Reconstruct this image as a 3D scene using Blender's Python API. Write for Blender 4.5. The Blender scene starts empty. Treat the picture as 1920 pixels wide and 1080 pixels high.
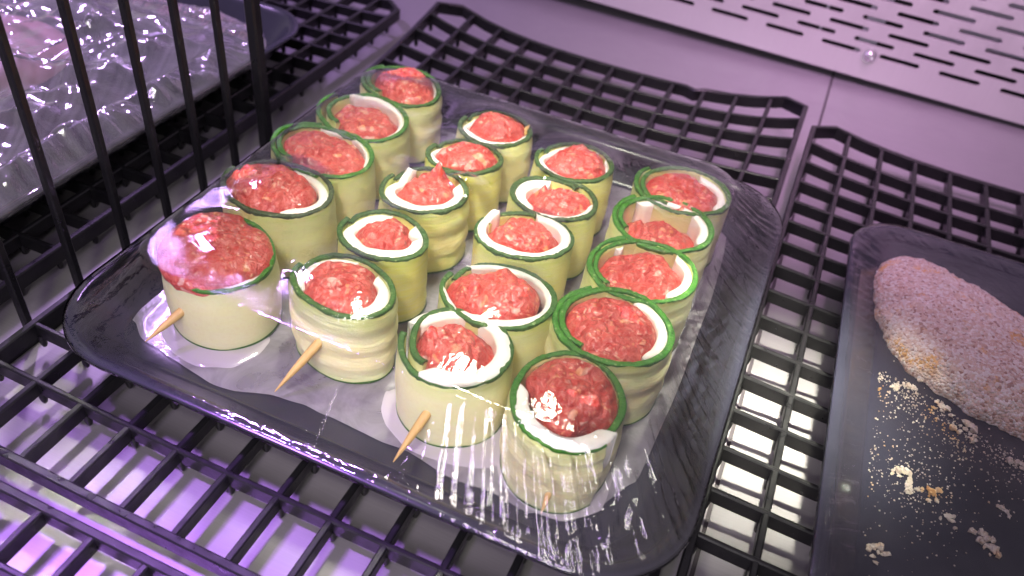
import bpy, math, random
import numpy as np
from mathutils import Matrix, Vector

# ---------------------------------------------------------------- units
S = 0.02                      # one grid pitch of the shelf mat = 2 cm
C = bpy.context.scene.collection
SC = bpy.context.scene
rng = np.random.default_rng(7)
random.seed(7)

# ---------------------------------------------------------------- camera
R_ = [[0.9147453, 0.3903088, 0.1044033], [0.3313893, -0.5769751, -0.7465125], [-0.2311323, 0.7174669, -0.6571294]]
CAMP = (11.482257 * S, -7.211753 * S, 11.758188 * S)
cam_d = bpy.data.cameras.new("camera"); cam = bpy.data.objects.new("camera", cam_d); C.objects.link(cam)
cam_d.sensor_width = 36.0; cam_d.lens = 1545.942 / 1920 * 36
cam_d.clip_start = 0.01; cam_d.clip_end = 20
r, d, f = [Vector(v) for v in R_]
M = Matrix(((r.x, -d.x, -f.x, CAMP[0]), (r.y, -d.y, -f.y, CAMP[1]), (r.z, -d.z, -f.z, CAMP[2]), (0, 0, 0, 1)))
cam.matrix_world = M
cam_d.dof.use_dof = True; cam_d.dof.focus_distance = 15.0 * S; cam_d.dof.aperture_fstop = 11
SC.camera = cam

# ---------------------------------------------------------------- world (dim shop ambient) and lamps
w = bpy.data.worlds.new("World"); SC.world = w; w.use_nodes = True
w.node_tree.nodes["Background"].inputs[0].default_value = (0.94, 0.81, 0.98, 1)
w.node_tree.nodes["Background"].inputs[1].default_value = 0.35


def lamp(name, loc, target, color, watts, sx, sy, spread=180):
    l = bpy.data.lights.new(name, 'AREA'); l.shape = 'RECTANGLE'; l.size = sx * S; l.size_y = sy * S
    l.energy = watts; l.color = color; l.spread = math.radians(spread)
    o = bpy.data.objects.new(name, l); C.objects.link(o)
    o.location = Vector(loc) * S
    o.rotation_euler = (Vector(target) - Vector(loc)).to_track_quat('-Z', 'X').to_euler()
    return o


lamp("violet_light", (-3.2, -3.0, 22), (6.0, -7.5, 0), (0.52, 0.22, 1.0), 0.82, 4.5, .7, 44)
lamp("white_lamp", (-3.2, 7.5, 21), (1.2, -2.0, 0), (1.0, 1.0, 0.80), 0.022, 2.2, 0.9, 15)
lamp("white_lamp", (12.6, 6.5, 24), (13.2, 5.2, 0), (1.0, 1.0, 0.78), 0.14, 1.4, 1.2, 16)
lamp("added_fill_lamp", (11.0, -16, 15), (6, 4, 0), (1.0, 1.0, 0.86), 1.0, 13, 1.4)  # added front fill, made narrow and tall to streak the film
lamp("added_violet_lamp", (7.8, -16, 15), (6, 3, 0), (0.68, 0.44, 1.0), 0.65, 12, 1.2)  # added next to the front fill for violet streaks in the film
lamp("added_fill_lamp", (4.5, 11, 25), (6.3, 5.0, 1), (1.0, 1.0, 0.78), 0.11, 3.5, 1.6, 38)  # added overhead fill for whiter roll tops and film glare
lamp("added_fill_lamp", (7, -10, 27), (6.5, 7.6, 1), (1.0, 0.94, 0.84), 0.19, 9, 5, 24)  # added high front fill that brightens the sides of the rolls
lamp("violet_wall_lamp", (14, 13.5, 20), (12.5, 23, 0), (1.0, 0.56, 0.96), 0.62, 12, 1.5, 88)
lamp("violet_light", (-11, 13, 15), (-4, 6, 0), (0.66, 0.40, 1.0), 1.2, 5, .7)  # added second violet source, gives the left pack its reflections

SC.view_settings.view_transform = 'Standard'; SC.view_settings.look = 'None'
SC.view_settings.exposure = 0.16; SC.view_settings.gamma = 1.0
SC.cycles.transparent_max_bounces = 24; SC.cycles.max_bounces = 10
SC.cycles.sample_clamp_indirect = 6.0
SC.cycles.caustics_reflective = False; SC.cycles.caustics_refractive = False
SC.cycles.use_denoising = True


# ---------------------------------------------------------------- object helpers
def thing(name, label, cat, loc=(0, 0, 0), group=None):
    o = bpy.data.objects.new(name, None); C.objects.link(o)
    o.location = Vector(loc) * S; o.empty_display_size = 0.01
    o['label'] = label; o['category'] = cat
    if group: o['group'] = group
    return o


def tag(o, label, cat, group=None):
    o['label'] = label; o['category'] = cat
    if group: o['group'] = group
    return o


def mesh(name, V, F, mat, parent=None, smooth=True, loc=None, uv=None, auto=None):
    me = bpy.data.meshes.new(name)
    V = np.asarray(V, float) * S
    me.from_pydata(V.tolist(), [], [tuple(int(i) for i in q) for q in F])
    me.validate(); me.update()
    if smooth: me.polygons.foreach_set('use_smooth', [True] * len(me.polygons))
    if auto is not None:
        me.set_sharp_from_angle(angle=math.radians(auto))
    if uv is not None:
        at = me.attributes.new('flow', 'FLOAT_VECTOR', 'POINT')
        at.data.foreach_set('vector', np.asarray(uv, np.float32).ravel())
    if mat: me.materials.append(mat)
    o = bpy.data.objects.new(name, me); C.objects.link(o)
    if parent: o.parent = parent
    if loc is not None: o.location = Vector(loc) * S
    return o


def struct(o):
    o['kind'] = 'structure'; return o


def grid_faces(n, m, wrap_n=False, wrap_m=False, base=0):
    """n rows of m verts"""
    F = []
    for i in range(n if wrap_n else n - 1):
        for j in range(m if wrap_m else m - 1):
            a = i * m + j; b = i * m + (j + 1) % m
            c = ((i + 1) % n) * m + (j + 1) % m; e = ((i + 1) % n) * m + j
            F.append((base + a, base + b, base + c, base + e))
    return F


def box(x0, x1, y0, y1, z0, z1):
    V = [(x, y, z) for z in (z0, z1) for y in (y0, y1) for x in (x0, x1)]
    F = [(0, 2, 3, 1), (4, 5, 7, 6), (0, 1, 5, 4), (2, 6, 7, 3), (0, 4, 6, 2), (1, 3, 7, 5)]
    return V, F


# numpy noise
class VN:
    def __init__(s, seed): s.t = np.random.default_rng(seed).random((64, 64)) * 2 - 1
    def __call__(s, x, y):
        x = np.asarray(x, float); y = np.asarray(y, float)
        xi = np.floor(x).astype(int); yi = np.floor(y).astype(int); fx = x - xi; fy = y - yi
        fx = fx * fx * (3 - 2 * fx); fy = fy * fy * (3 - 2 * fy)
        g = lambda a, b: s.t[a % 64, b % 64]
        return (g(xi, yi) * (1 - fx) + g(xi + 1, yi) * fx) * (1 - fy) + (g(xi, yi + 1) * (1 - fx) + g(xi + 1, yi + 1) * fx) * fy


def fbm(vn, x, y, o=4, ridged=False):
    a = 1.0; s = 0; t = 0
    for k in range(o):
        n = vn(x * 2 ** k + 7.3 * k, y * 2 ** k + 3.1 * k)
        if ridged: n = 1 - 2 * np.abs(n)
        s = s + a * n; t += a; a *= .5
    return s / t


def sst(a, b, x):
    t = np.clip((np.asarray(x, float) - a) / (b - a), 0, 1); return t * t * (3 - 2 * t)


# ---------------------------------------------------------------- materials
class NT:
    def __init__(s, name):
        s.m = bpy.data.materials.new(name); s.m.use_nodes = True; s.t = s.m.node_tree
        s.t.nodes.clear(); s.out = s.n('ShaderNodeOutputMaterial')
    def n(s, typ, **k):
        x = s.t.nodes.new(typ)
        for a, b in k.items():
            if a.startswith('i_'):
                x.inputs[a[2:].replace('_', ' ')].default_value = b
            else: setattr(x, a, b)
        return x
    def l(s, a, b): s.t.links.new(a, b)
    def pos(s, sc=1.0, stretch=(1, 1, 1), local=False):
        if local: g = s.n('ShaderNodeTexCoord').outputs['Object']
        else: g = s.n('ShaderNodeNewGeometry').outputs['Position']
        v = s.n('ShaderNodeVectorMath', operation='MULTIPLY')
        v.inputs[1].default_value = tuple(sc / S * q for q in stretch); s.l(g, v.inputs[0]); return v.outputs[0]
    def noise(s, vec, sc, det=3, rough=.55, dist=0):
        x = s.n('ShaderNodeTexNoise'); x.inputs['Scale'].default_value = sc; x.inputs['Detail'].default_value = det
        x.inputs['Roughness'].default_value = rough; x.inputs['Distortion'].default_value = dist
        s.l(vec, x.inputs['Vector']); return x.outputs['Fac']
    def vor(s, vec, sc, feature='F1', out='Distance', rnd=1):
        x = s.n('ShaderNodeTexVoronoi', feature=feature); x.inputs['Scale'].default_value = sc
        x.inputs['Randomness'].default_value = rnd
        s.l(vec, x.inputs['Vector']); return x.outputs[out]
    def ramp(s, fac, stops, interp='LINEAR'):
        x = s.n('ShaderNodeValToRGB'); cr = x.color_ramp; cr.interpolation = interp
        while len(cr.elements) < len(stops): cr.elements.new(.5)
        for e, (p, c) in zip(cr.elements, stops):
            e.position = p; e.color = (c, c, c, 1) if isinstance(c, (int, float)) else (*c, 1)
        s.l(fac, x.inputs[0]); return x.outputs[0]
    def mix(s, fac, a, b, mode='MIX'):
        x = s.n('ShaderNodeMix', data_type='RGBA', blend_type=mode)
        for sock, v in ((x.inputs[0], fac), (x.inputs[6], a), (x.inputs[7], b)):
            if hasattr(v, 'is_linked'): s.l(v, sock)
            elif isinstance(v, (int, float)): sock.default_value = v if sock == x.inputs[0] else (v, v, v, 1)
            else: sock.default_value = (*v, 1)
        return x.outputs[2]
    def math(s, op, a, b=0, c=0, clamp=False):
        x = s.n('ShaderNodeMath', operation=op, use_clamp=clamp)
        for sock, v in zip(x.inputs, (a, b, c)):
            if hasattr(v, 'is_linked'): s.l(v, sock)
            else: sock.default_value = v
        return x.outputs[0]
    def bump(s, h, strength=.5, dist=.05, normal=None):
        x = s.n('ShaderNodeBump'); x.inputs['Strength'].default_value = strength
        x.inputs['Distance'].default_value = dist * S; s.l(h, x.inputs['Height'])
        if normal is not None: s.l(normal, x.inputs['Normal'])
        return x.outputs[0]
    def princ(s, color, rough=.4, metallic=0, normal=None, **k):
        x = s.n('ShaderNodeBsdfPrincipled')
        for key, v in (('Base Color', color), ('Roughness', rough), ('Metallic', metallic)):
            if hasattr(v, 'is_linked'): s.l(v, x.inputs[key])
            else: x.inputs[key].default_value = (*v, 1) if isinstance(v, tuple) else v
        if normal is not None: s.l(normal, x.inputs['Normal'])
        for a, v in k.items():
            sock = x.inputs[a.replace('_', ' ')]
            if hasattr(v, 'is_linked'): s.l(v, sock)
            else: sock.default_value = v
        return x.outputs[0]
    def done(s, sh): s.l(sh, s.out.inputs['Surface']); return s.m


def mat_plastic():
    t = NT('black moulded plastic'); p = t.pos()
    g = t.noise(p, 9, 5, .7); sp = t.vor(p, 6.5)
    spots = t.ramp(sp, [(0.0, 1.0), (0.035, 1.0), (0.06, 0.0)])
    pick = t.ramp(t.noise(p, 1.7, 2), [(.52, 0.0), (.6, 1.0)])
    col = t.mix(t.math('MULTIPLY', spots, pick), t.mix(g, (.005, .005, .006), (.012, .0115, .013)), (.08, .08, .08))
    ro = t.ramp(t.noise(p, 4, 4), [(.3, .26), (.7, .46)])
    return t.done(t.princ(col, ro, normal=t.bump(g, .25, .012), Specular_IOR_Level=.35))


def mat_tray():
    t = NT('black tray plastic'); p = t.pos()
    n = t.noise(p, 14, 3, .6)
    col = t.mix(t.noise(p, .8, 4), (.015, .015, .025), (.030, .030, .050))
    return t.done(t.princ(col, t.ramp(t.noise(p, 1.2, 3), [(.3, .14), (.7, .26)]), normal=t.bump(n, .02, .01)))


def mat_steel(name, base=(.58, .56, .57), met=.55, r0=.3, r1=.5, along=(.25, 14, 14), streak=.15):
    t = NT(name); p = t.pos(1, along); q = t.pos()
    b = t.noise(p, 2.2, 5, .7); sm = t.noise(q, .55, 4, .6, 1.0)
    dirt = t.ramp(t.noise(q, 2.6, 6, .75), [(.60, 0.0), (.78, .45)])
    col = t.mix(b, tuple(c * (1 - streak) for c in base), tuple(min(1, c * (1 + streak * .5)) for c in base))
    col = t.mix(t.math('MULTIPLY', dirt, .35), col, tuple(c * .62 for c in base))
    ro = t.ramp(sm, [(.3, r0), (.7, r1)])
    return t.done(t.princ(col, ro, met, normal=t.bump(b, .12, .006)))


def mat_flesh():
    """zucchini flesh; object colour: r = yellowness, g = ridge strength"""
    t = NT('zucchini flesh'); oi = t.n('ShaderNodeObjectInfo'); sep = t.n('ShaderNodeSeparateColor')
    t.l(oi.outputs['Color'], sep.inputs[0]); yel = sep.outputs[0]; rid = sep.outputs[1]
    lp = t.pos(1, local=True); sx = t.n('ShaderNodeSeparateXYZ'); t.l(lp, sx.inputs[0]); z = sx.outputs[2]
    p = t.pos(); ps = t.pos(1, (1.1, 1.1, 9))
    base = t.mix(yel, (.86, .85, .51), (.89, .81, .19))
    # seed band in the middle, greener near the skin
    band = t.ramp(t.math('MULTIPLY', z, .6), [(.10, 0.0), (.34, 1.0), (.60, 1.0), (.80, 0.0)])
    base = t.mix(t.math('MULTIPLY', band, t.math('MULTIPLY_ADD', rid, .35, .1)), base, (.86, .70, .36))
    top = t.ramp(t.math('DIVIDE', z, 1.7), [(0.0, .9), (.05, .4), (.14, 0.0), (.66, 0.0), (.82, .35), (.95, 1.0)])
    wob = t.ramp(t.noise(p, 1.4, 3), [(.3, .55), (.7, 1.0)])
    base = t.mix(t.math('MULTIPLY', top, wob), base, (.48, .61, .12))
    st = t.noise(ps, 1.6, 5, .6, .4); fine = t.noise(p, 16, 4, .65)
    base = t.mix(t.ramp(st, [(.35, .0), (.7, .35)]), base, (.90, .84, .62))
    base = t.mix(t.ramp(fine, [(.45, 0.0), (.75, .22)]), base, (.74, .60, .32))
    dk = t.ramp(t.vor(t.pos(1, (3.2, 3.2, 1.1)), 3.0), [(0.0, .55), (.05, .4), (.09, 0.0)])
    base = t.mix(t.math('MULTIPLY', dk, t.math('MULTIPLY', band, rid)), base, (.48, .33, .12))
    b1 = t.bump(t.math('MULTIPLY', st, t.math('MULTIPLY_ADD', rid, .6, .10)), .6, .10)
    nn = t.bump(fine, .25, .02, b1)
    return t.done(t.princ(base, t.ramp(fine, [(.3, .30), (.7, .48)]), normal=nn, Subsurface_Weight=.35, Subsurface_Radius=(.0045, .0032, .0012), Subsurface_Scale=1.0, Specular_IOR_Level=.45))


def mat_peel():
    t = NT('zucchini peel'); oi = t.n('ShaderNodeObjectInfo'); sep = t.n('ShaderNodeSeparateColor')
    t.l(oi.outputs['Color'], sep.inputs[0]); viv = sep.outputs[2]; p = t.pos()
    base = t.mix(viv, (.030, .055, .020), (.024, .15, .008))
    n = t.noise(p, 6, 5, .7); base = t.mix(t.ramp(n, [(.35, 0.0), (.7, .6)]), base, t.mix(viv, (.075, .115, .04), (.09, .30, .024)))
    fl = t.ramp(t.vor(p, 9), [(0.0, 1.0), (.2, .7), (.3, 0.0)])
    pk = t.ramp(t.noise(p, 5, 3), [(.46, 0.0), (.6, .65)])
    base = t.mix(t.math('MULTIPLY', fl, pk), base, (.36, .46, .20))
    h = t.math('ADD', t.noise(p, 18, 4, .7), t.math('MULTIPLY', t.vor(p, 13), .6))
    return t.done(t.princ(base, .36, normal=t.bump(h, .7, .035), Specular_IOR_Level=.4))


def mat_cheese():
    t = NT('soft white cheese'); p = t.pos()
    n = t.noise(p, 2.2, 4, .6); f = t.noise(p, 12, 3)
    col = t.mix(t.ramp(n, [(.35, 0.0), (.75, 1.0)]), (.90, .88, .80), (.86, .78, .72))
    return t.done(t.princ(col, .32, normal=t.bump(t.math('ADD', t.math('MULTIPLY', n, 2), f), .3, .02), Subsurface_Weight=.4, Subsurface_Radius=(.004, .003, .0025), Subsurface_Scale=1.0))


def mat_meat():
    t = NT('raw minced meat'); p = t.pos(); wv = t.n('ShaderNodeVectorMath', operation='ADD')
    nz = t.n('ShaderNodeTexNoise'); nz.inputs['Scale'].default_value = 3.0; nz.inputs['Detail'].default_value = 3; t.l(p, nz.inputs['Vector'])
    t.l(p, wv.inputs[0]); sc = t.n('ShaderNodeVectorMath', operation='SCALE'); sc.inputs['Scale'].default_value = .45
    t.l(nz.outputs['Color'], sc.inputs[0]); t.l(sc.outputs[0], wv.inputs[1]); q = wv.outputs[0]
    n1 = t.noise(p, 2.6, 4, .6); n2 = t.noise(q, 9, 4, .65, .8)
    red = t.mix(t.ramp(n1, [(.35, 0.0), (.65, 1.0)]), (.44, .022, .017), (.54, .066, .046))
    red = t.mix(t.ramp(n2, [(.42, 0.0), (.72, .75)]), red, (.66, .18, .15))
    red = t.mix(t.ramp(n2, [(.22, .6), (.38, 0.0)]), red, (.36, .030, .028))
    v1 = t.vor(q, 3.1); v2 = t.vor(q, 7.5)
    f1 = t.ramp(v1, [(0.0, .95), (.24, .75), (.32, 0.0)]); k1 = t.ramp(t.noise(p, 1.9, 2), [(.47, 0.0), (.56, .9)])
    f2 = t.ramp(v2, [(0.0, .9), (.22, .75), (.33, 0.0)]); k2 = t.ramp(t.noise(p, 3.3, 2), [(.42, 0.0), (.54, .85)])
    fatc = t.mix(t.ramp(t.noise(p, 2.4, 2), [(.42, 0.0), (.6, 1.0)]), (.74, .46, .40), (.78, .34, .14))
    col = t.mix(t.math('MULTIPLY', f1, k1), red, fatc); col = t.mix(t.math('MULTIPLY', f2, k2), col, fatc)
    # fine fibres
    fb = t.ramp(t.vor(q, 5.0, 'DISTANCE_TO_EDGE'), [(0.0, .22), (.03, .1), (.06, 0.0)])
    col = t.mix(fb, col, (.72, .30, .27))
    h = t.math('ADD', t.math('MULTIPLY', v2, -1.2), t.math('ADD', n2, t.math('MULTIPLY', t.noise(p, 22, 3), .5)))
    return t.done(t.princ(col, .33, normal=t.bump(h, .6, .05), Subsurface_Weight=.10, Subsurface_Radius=(.004, .0012, .0010), Subsurface_Scale=1.0,
                          Coat_Weight=.2, Coat_Roughness=.15))


def mat_wood():
    t = NT('toothpick wood'); n = t.noise(t.pos(1, (5, 5, 5)), 2, 4); g = t.noise(t.pos(1, (16, 3, 3)), 2, 3)
    return t.done(t.princ(t.mix(t.math('MULTIPLY', t.math('ADD', n, g), .5), (.56, .33, .09), (.80, .55, .22)), .5, normal=t.bump(g, .3, .01)))


def mat_film(name, wr=.5, haze=.035, crump=.0, rough=.05, tint=(.985, .98, .985), spec=1.0, bd=.12, fw=1.0):
    """thin stretch film: clear, with fresnel reflection from its wrinkles"""
    t = NT(name); p = t.pos(); at = t.n('ShaderNodeAttribute', attribute_name='flow'); uv = at.outputs['Vector']
    sep = t.n('ShaderNodeSeparateXYZ'); t.l(uv, sep.inputs[0]); slope = sep.outputs[2]
    m = t.n('ShaderNodeVectorMath', operation='MULTIPLY'); m.inputs[1].default_value = (1, .04, 0); t.l(uv, m.inputs[0])
    st = t.noise(m.outputs[0], 6.0, 4, .6, .3); big = t.noise(p, 1.1, 3, .55, .8); fine = t.noise(p, 7, 3, .5, .6)
    h = t.math('ADD', t.math('MULTIPLY', st, t.math('MULTIPLY', slope, .9 * fw)), t.math('ADD', t.math('MULTIPLY', big, .8), t.math('MULTIPLY', fine, .10 * fw)))
    if crump > 0:
        d1 = t.vor(p, .8, 'DISTANCE_TO_EDGE'); d2 = t.vor(p, 2.1, 'DISTANCE_TO_EDGE')
        h = t.math('ADD', h, t.math('ADD', t.math('MULTIPLY', t.math('MINIMUM', d1, .25), crump * 2.0), t.math('MULTIPLY', t.math('MINIMUM', d2, .2), crump * .0)))
    nb = t.bump(h, wr, bd)
    gl = t.n('ShaderNodeBsdfGlossy'); gl.inputs['Roughness'].default_value = rough; gl.inputs['Color'].default_value = (1, 1, 1, 1); t.l(nb, gl.inputs['Normal'])
    tr = t.n('ShaderNodeBsdfTransparent'); tr.inputs['Color'].default_value = (*tint, 1)
    df = t.n('ShaderNodeBsdfDiffuse'); df.inputs['Color'].default_value = (.8, .78, .82, 1)
    fr = t.n('ShaderNodeFresnel'); fr.inputs['IOR'].default_value = 1.45; t.l(nb, fr.inputs['Normal'])
    m1 = t.n('ShaderNodeMixShader'); t.l(t.math('MULTIPLY', t.math('MULTIPLY_ADD', slope, haze * .55, haze * .02), t.ramp(t.noise(m.outputs[0], 2.3, 4), [(.3, .5), (.75, 1.5)])), m1.inputs[0])
    t.l(tr.outputs[0], m1.inputs[1]); t.l(df.outputs[0], m1.inputs[2])
    m2 = t.n('ShaderNodeMixShader'); t.l(t.math('MULTIPLY', fr.outputs[0], 1.0 * spec, clamp=True), m2.inputs[0])
    t.l(m1.outputs[0], m2.inputs[1]); t.l(gl.outputs[0], m2.inputs[2])
    return t.done(m2.outputs[0])


def mat_liner():
    t = NT('milky liner sheet'); p = t.pos(); n = t.noise(p, 1.0, 4, .6, 1.2)
    pr = t.princ(t.mix(n, (.27, .25, .28), (.46, .44, .48)), .28, normal=t.bump(n, .5, .10), Coat_Weight=.3)
    tr = t.n('ShaderNodeBsdfTransparent'); m = t.n('ShaderNodeMixShader'); t.l(t.ramp(n, [(.3, .45), (.7, .75)]), m.inputs[0])
    t.l(tr.outputs[0], m.inputs[1]); t.l(pr, m.inputs[2]); return t.done(m.outputs[0])


def mat_whey():
    t = NT('milky whey'); p = t.pos(); n = t.noise(p, 3, 3)
    return t.done(t.princ((.44, .41, .44), .10, normal=t.bump(n, .3, .03), Coat_Weight=.6, Coat_Roughness=.03))


def mat_crumb():
    t = NT('breadcrumb'); p = t.pos(); n = t.noise(p, 1.3, 3); v = t.n('ShaderNodeTexVoronoi'); v.inputs['Scale'].default_value = 15; t.l(p, v.inputs['Vector'])
    sep = t.n('ShaderNodeSeparateColor'); t.l(v.outputs['Color'], sep.inputs[0])
    c = t.mix(sep.outputs[0], (.58, .46, .36), (.74, .66, .58)); c = t.mix(t.ramp(n, [(.56, 0.0), (.66, .85)]), c, (.72, .38, .12))
    return t.done(t.princ(c, .7, normal=t.bump(v.outputs['Distance'], .6, .05), Subsurface_Weight=.2, Subsurface_Radius=(.002, .0015, .001), Subsurface_Scale=1.0))


def mat_breading():
    t = NT('breaded coating'); p = t.pos(); v = t.n('ShaderNodeTexVoronoi'); v.inputs['Scale'].default_value = 19; t.l(p, v.inputs['Vector'])
    v2 = t.n('ShaderNodeTexVoronoi'); v2.inputs['Scale'].default_value = 42; t.l(p, v2.inputs['Vector'])
    sep = t.n('ShaderNodeSeparateColor'); t.l(v.outputs['Color'], sep.inputs[0]); sp2 = t.n('ShaderNodeSeparateColor'); t.l(v2.outputs['Color'], sp2.inputs[0])
    n = t.noise(p, .9, 4, .6); n3 = t.noise(p, 1.6, 3)
    base = t.mix(t.ramp(n, [(.35, 0.0), (.7, 1.0)]), (.66, .44, .34), (.76, .61, .49))
    c = t.mix(t.ramp(sep.outputs[0], [(.5, 0.0), (.65, .95)]), base, (.88, .82, .76))
    c = t.mix(t.ramp(sp2.outputs[1], [(.6, 0.0), (.8, .7)]), c, (.80, .68, .64))
    c = t.mix(t.ramp(sep.outputs[2], [(.86, 0.0), (.9, .7)]), c, (.34, .15, .10))
    c = t.mix(t.math('MULTIPLY', t.ramp(n3, [(.57, 0.0), (.66, 1.0)]), t.ramp(sep.outputs[1], [(.3, 0.0), (.6, .8)])), c, (.80, .44, .12))
    h = t.math('ADD', sep.outputs[0], t.math('MULTIPLY', sp2.outputs[1], .5)); h = t.math('SUBTRACT', h, t.math('MULTIPLY', v.outputs['Distance'], .8))
    return t.done(t.princ(c, .62, normal=t.bump(h, .9, .05), Subsurface_Weight=.10, Subsurface_Radius=(.003, .0015, .001), Subsurface_Scale=1.0))


def mat_flat(name, c, rough=.5, met=0):
    t = NT(name); p = t.pos(); n = t.noise(p, 3, 4)
    return t.done(t.princ(t.mix(n, tuple(q * .85 for q in c), tuple(min(1, q * 1.1) for q in c)), rough, met, normal=t.bump(n, .15, .02)))


PLASTIC = mat_plastic(); TRAY = mat_tray(); FLOOR = mat_steel('brushed steel floor', (.27, .25, .275), .35, .30, .48)
PANEL = mat_steel('perforated steel', (.64, .60, .62), .50, .32, .50, (14, .25, .25), .10)
FLESH = mat_flesh(); PEEL = mat_peel(); CHEESE = mat_cheese(); MEAT = mat_meat(); WOOD = mat_wood()
FILM = mat_film('cling film', .42, .030, spec=1.75); FILM2 = mat_film('crumpled cling film', .16, .34, .2, .13, (.88, .86, .90), 3.0, .30, .08)
FILM3 = mat_film('smooth cling film', .35, .02, .10, spec=.8)
LINER = mat_liner(); WHEY = mat_whey(); CRUMB = mat_crumb(); BREAD = mat_breading()
DARK = mat_flat('dark duct', (.03, .03, .035), .6); BRACKET = mat_flat('painted bracket', (.60, .58, .66), .5)
SCREW = mat_flat('screw steel', (.65, .63, .65), .22, .9); SEAM = mat_flat('dirty seam', (.04, .03, .04), .5)

# ---------------------------------------------------------------- setting: steel floor, back panel
ZF = -0.62
V, F = [], []
nx, ny = 60, 50
xs = np.linspace(-40, 60, nx); ys = np.linspace(-30, 24.0, ny)
X, Y = np.meshgrid(xs, ys)
floor_l = struct(mesh('floor', *[a for a in box(-40, 12.60, -30, 26, ZF - .3, ZF)], FLOOR, smooth=False))
floor_r = struct(mesh('floor', *[a for a in box(12.68, 60, -30, 26, ZF - .3, ZF - .01)], FLOOR, smooth=False))
sm = struct(mesh('floor_joint', *[a for a in box(12.60, 12.68, -30, 26, ZF - .3, ZF - .05)], SEAM, smooth=False))


def panel_z(x): return -0.0180 * (x - 12)


def perforated_panel():
    YP = 22.2; TH = .10; per = 1.96; sl = 1.33; rh = .372; hh = .084
    V, F = [], []
    idx = {}

    def v(x, z, y):
        k = (round(x, 4), round(z, 4), round(y, 3))
        if k not in idx:
            idx[k] = len(V); V.append((x, y, z + panel_z(x)))
        return idx[k]
    rows = 26; z0 = .60
    NS = 5
    xl, xr = -20.0, 45.0
    for k in range(rows):
        zc = z0 + k * rh; off = 11.84 - .98 * (k % 2)
        a0 = off - per * 17
        n = 34
        for i in range(n):
            cx = a0 + i * per + sl / 2; xa = cx - per / 2; xb = cx + per / 2; za = zc - rh / 2; zb = zc + rh / 2
            # inner stadium loop (ccw) and matching outer loop
            inn = []; out = []
            hx = sl / 2 - hh
            for q in range(NS + 1):
                a = -math.pi / 2 + math.pi * q / NS; inn.append((cx + hx + hh * math.cos(a), zc + hh * math.sin(a)))
            for q in range(NS + 1):
                a = math.pi / 2 + math.pi * q / NS; inn.append((cx - hx + hh * math.cos(a), zc + hh * math.sin(a)))
            ro = [(xb, za), (xb, za + rh * .2), (xb, za + rh * .4), (xb, za + rh * .6), (xb, za + rh * .8), (xb, zb)]
            lo = [(xa, zb), (xa, zb - rh * .2), (xa, zb - rh * .4), (xa, zb - rh * .6), (xa, zb - rh * .8), (xa, za)]
            out = ro + lo; m = len(inn)
            # top/bottom outer edges: add a midpoint so the half-shifted rows join
            for j in range(m):
                j2 = (j + 1) % m
                a, b = v(*out[j], YP), v(*out[j2], YP)
                c, e = v(*inn[j2], YP), v(*inn[j], YP)
                F.append((a, b, c, e))
                c2, e2 = v(*inn[j2], YP + TH), v(*inn[j], YP + TH)
                F.append((e, c, c2, e2))
        zt = z0 - rh / 2
    zt0 = -.33
    # bottom plain strip with folded lip
    prof = [(zt, YP), (zt0 + .04, YP), (zt0, YP + .03), (zt0, YP + .16)]
    n = 40
    for i in range(n):
        xa_ = -20 + 60 * i / n; xb_ = -20 + 60 * (i + 1) / n
        for (za, ya), (zb, yb) in zip(prof, prof[1:]):
            F.append((v(xa_, za, ya), v(xb_, za, ya), v(xb_, zb, yb), v(xa_, zb, yb)))
    return mesh('perforated_panel', V, F, PANEL, smooth=False)


pn = tag(perforated_panel(), 'brushed steel back panel with staggered slots across the top right', 'panel')
# screw
scr = []
prof = [(0.0, -.16), (.05, -.155), (.12, -.13), (.17, -.08), (.19, -.03), (.25, -.028), (.26, 0), (.26, .02)]
V = []; n = 28
for rr, y in prof:
    for k in range(n):
        a = 2 * math.pi * k / n
        q = y + (.05 * max(0, math.cos(3 * a)) if 0 < rr < .08 else 0)
        V.append((rr * math.cos(a), q, rr * math.sin(a)))
sc_o = mesh('screw', V, grid_faces(len(prof), n, wrap_m=True), SCREW, loc=(13.50, 22.185, .50), auto=30)
tag(sc_o, 'round headed steel screw at the lower edge of the slotted panel', 'screw')
struct(mesh('duct_wall', *box(-20, 45, 25.0, 25.3, ZF, 12), DARK, smooth=False))
struct(mesh('duct_roof', *box(-20, 45, 22.32, 25.0, 11.2, 11.4), DARK, smooth=False))
for k, (a, b, z0_, z1_, yy) in enumerate([(13.0, 13.6, .2, 9, 22.7), (11.62, 11.72, .4, 9, 22.6), (10.1, 10.7, 1.5, 9, 23.0), (15.1, 26, 1.2, 9, 23.4)]):
    o = tag(mesh('bracket', *box(a, b, yy, yy + .1, z0_, z1_), BRACKET, smooth=False),
            ['pale bracket seen through the slots above the screw', 'thin pale rod seen through the slots left of the screw', 'pale bracket seen through the slots at the top edge', 'wide pale plate glimpsed through the slots at far right'][k], 'bracket')


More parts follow.
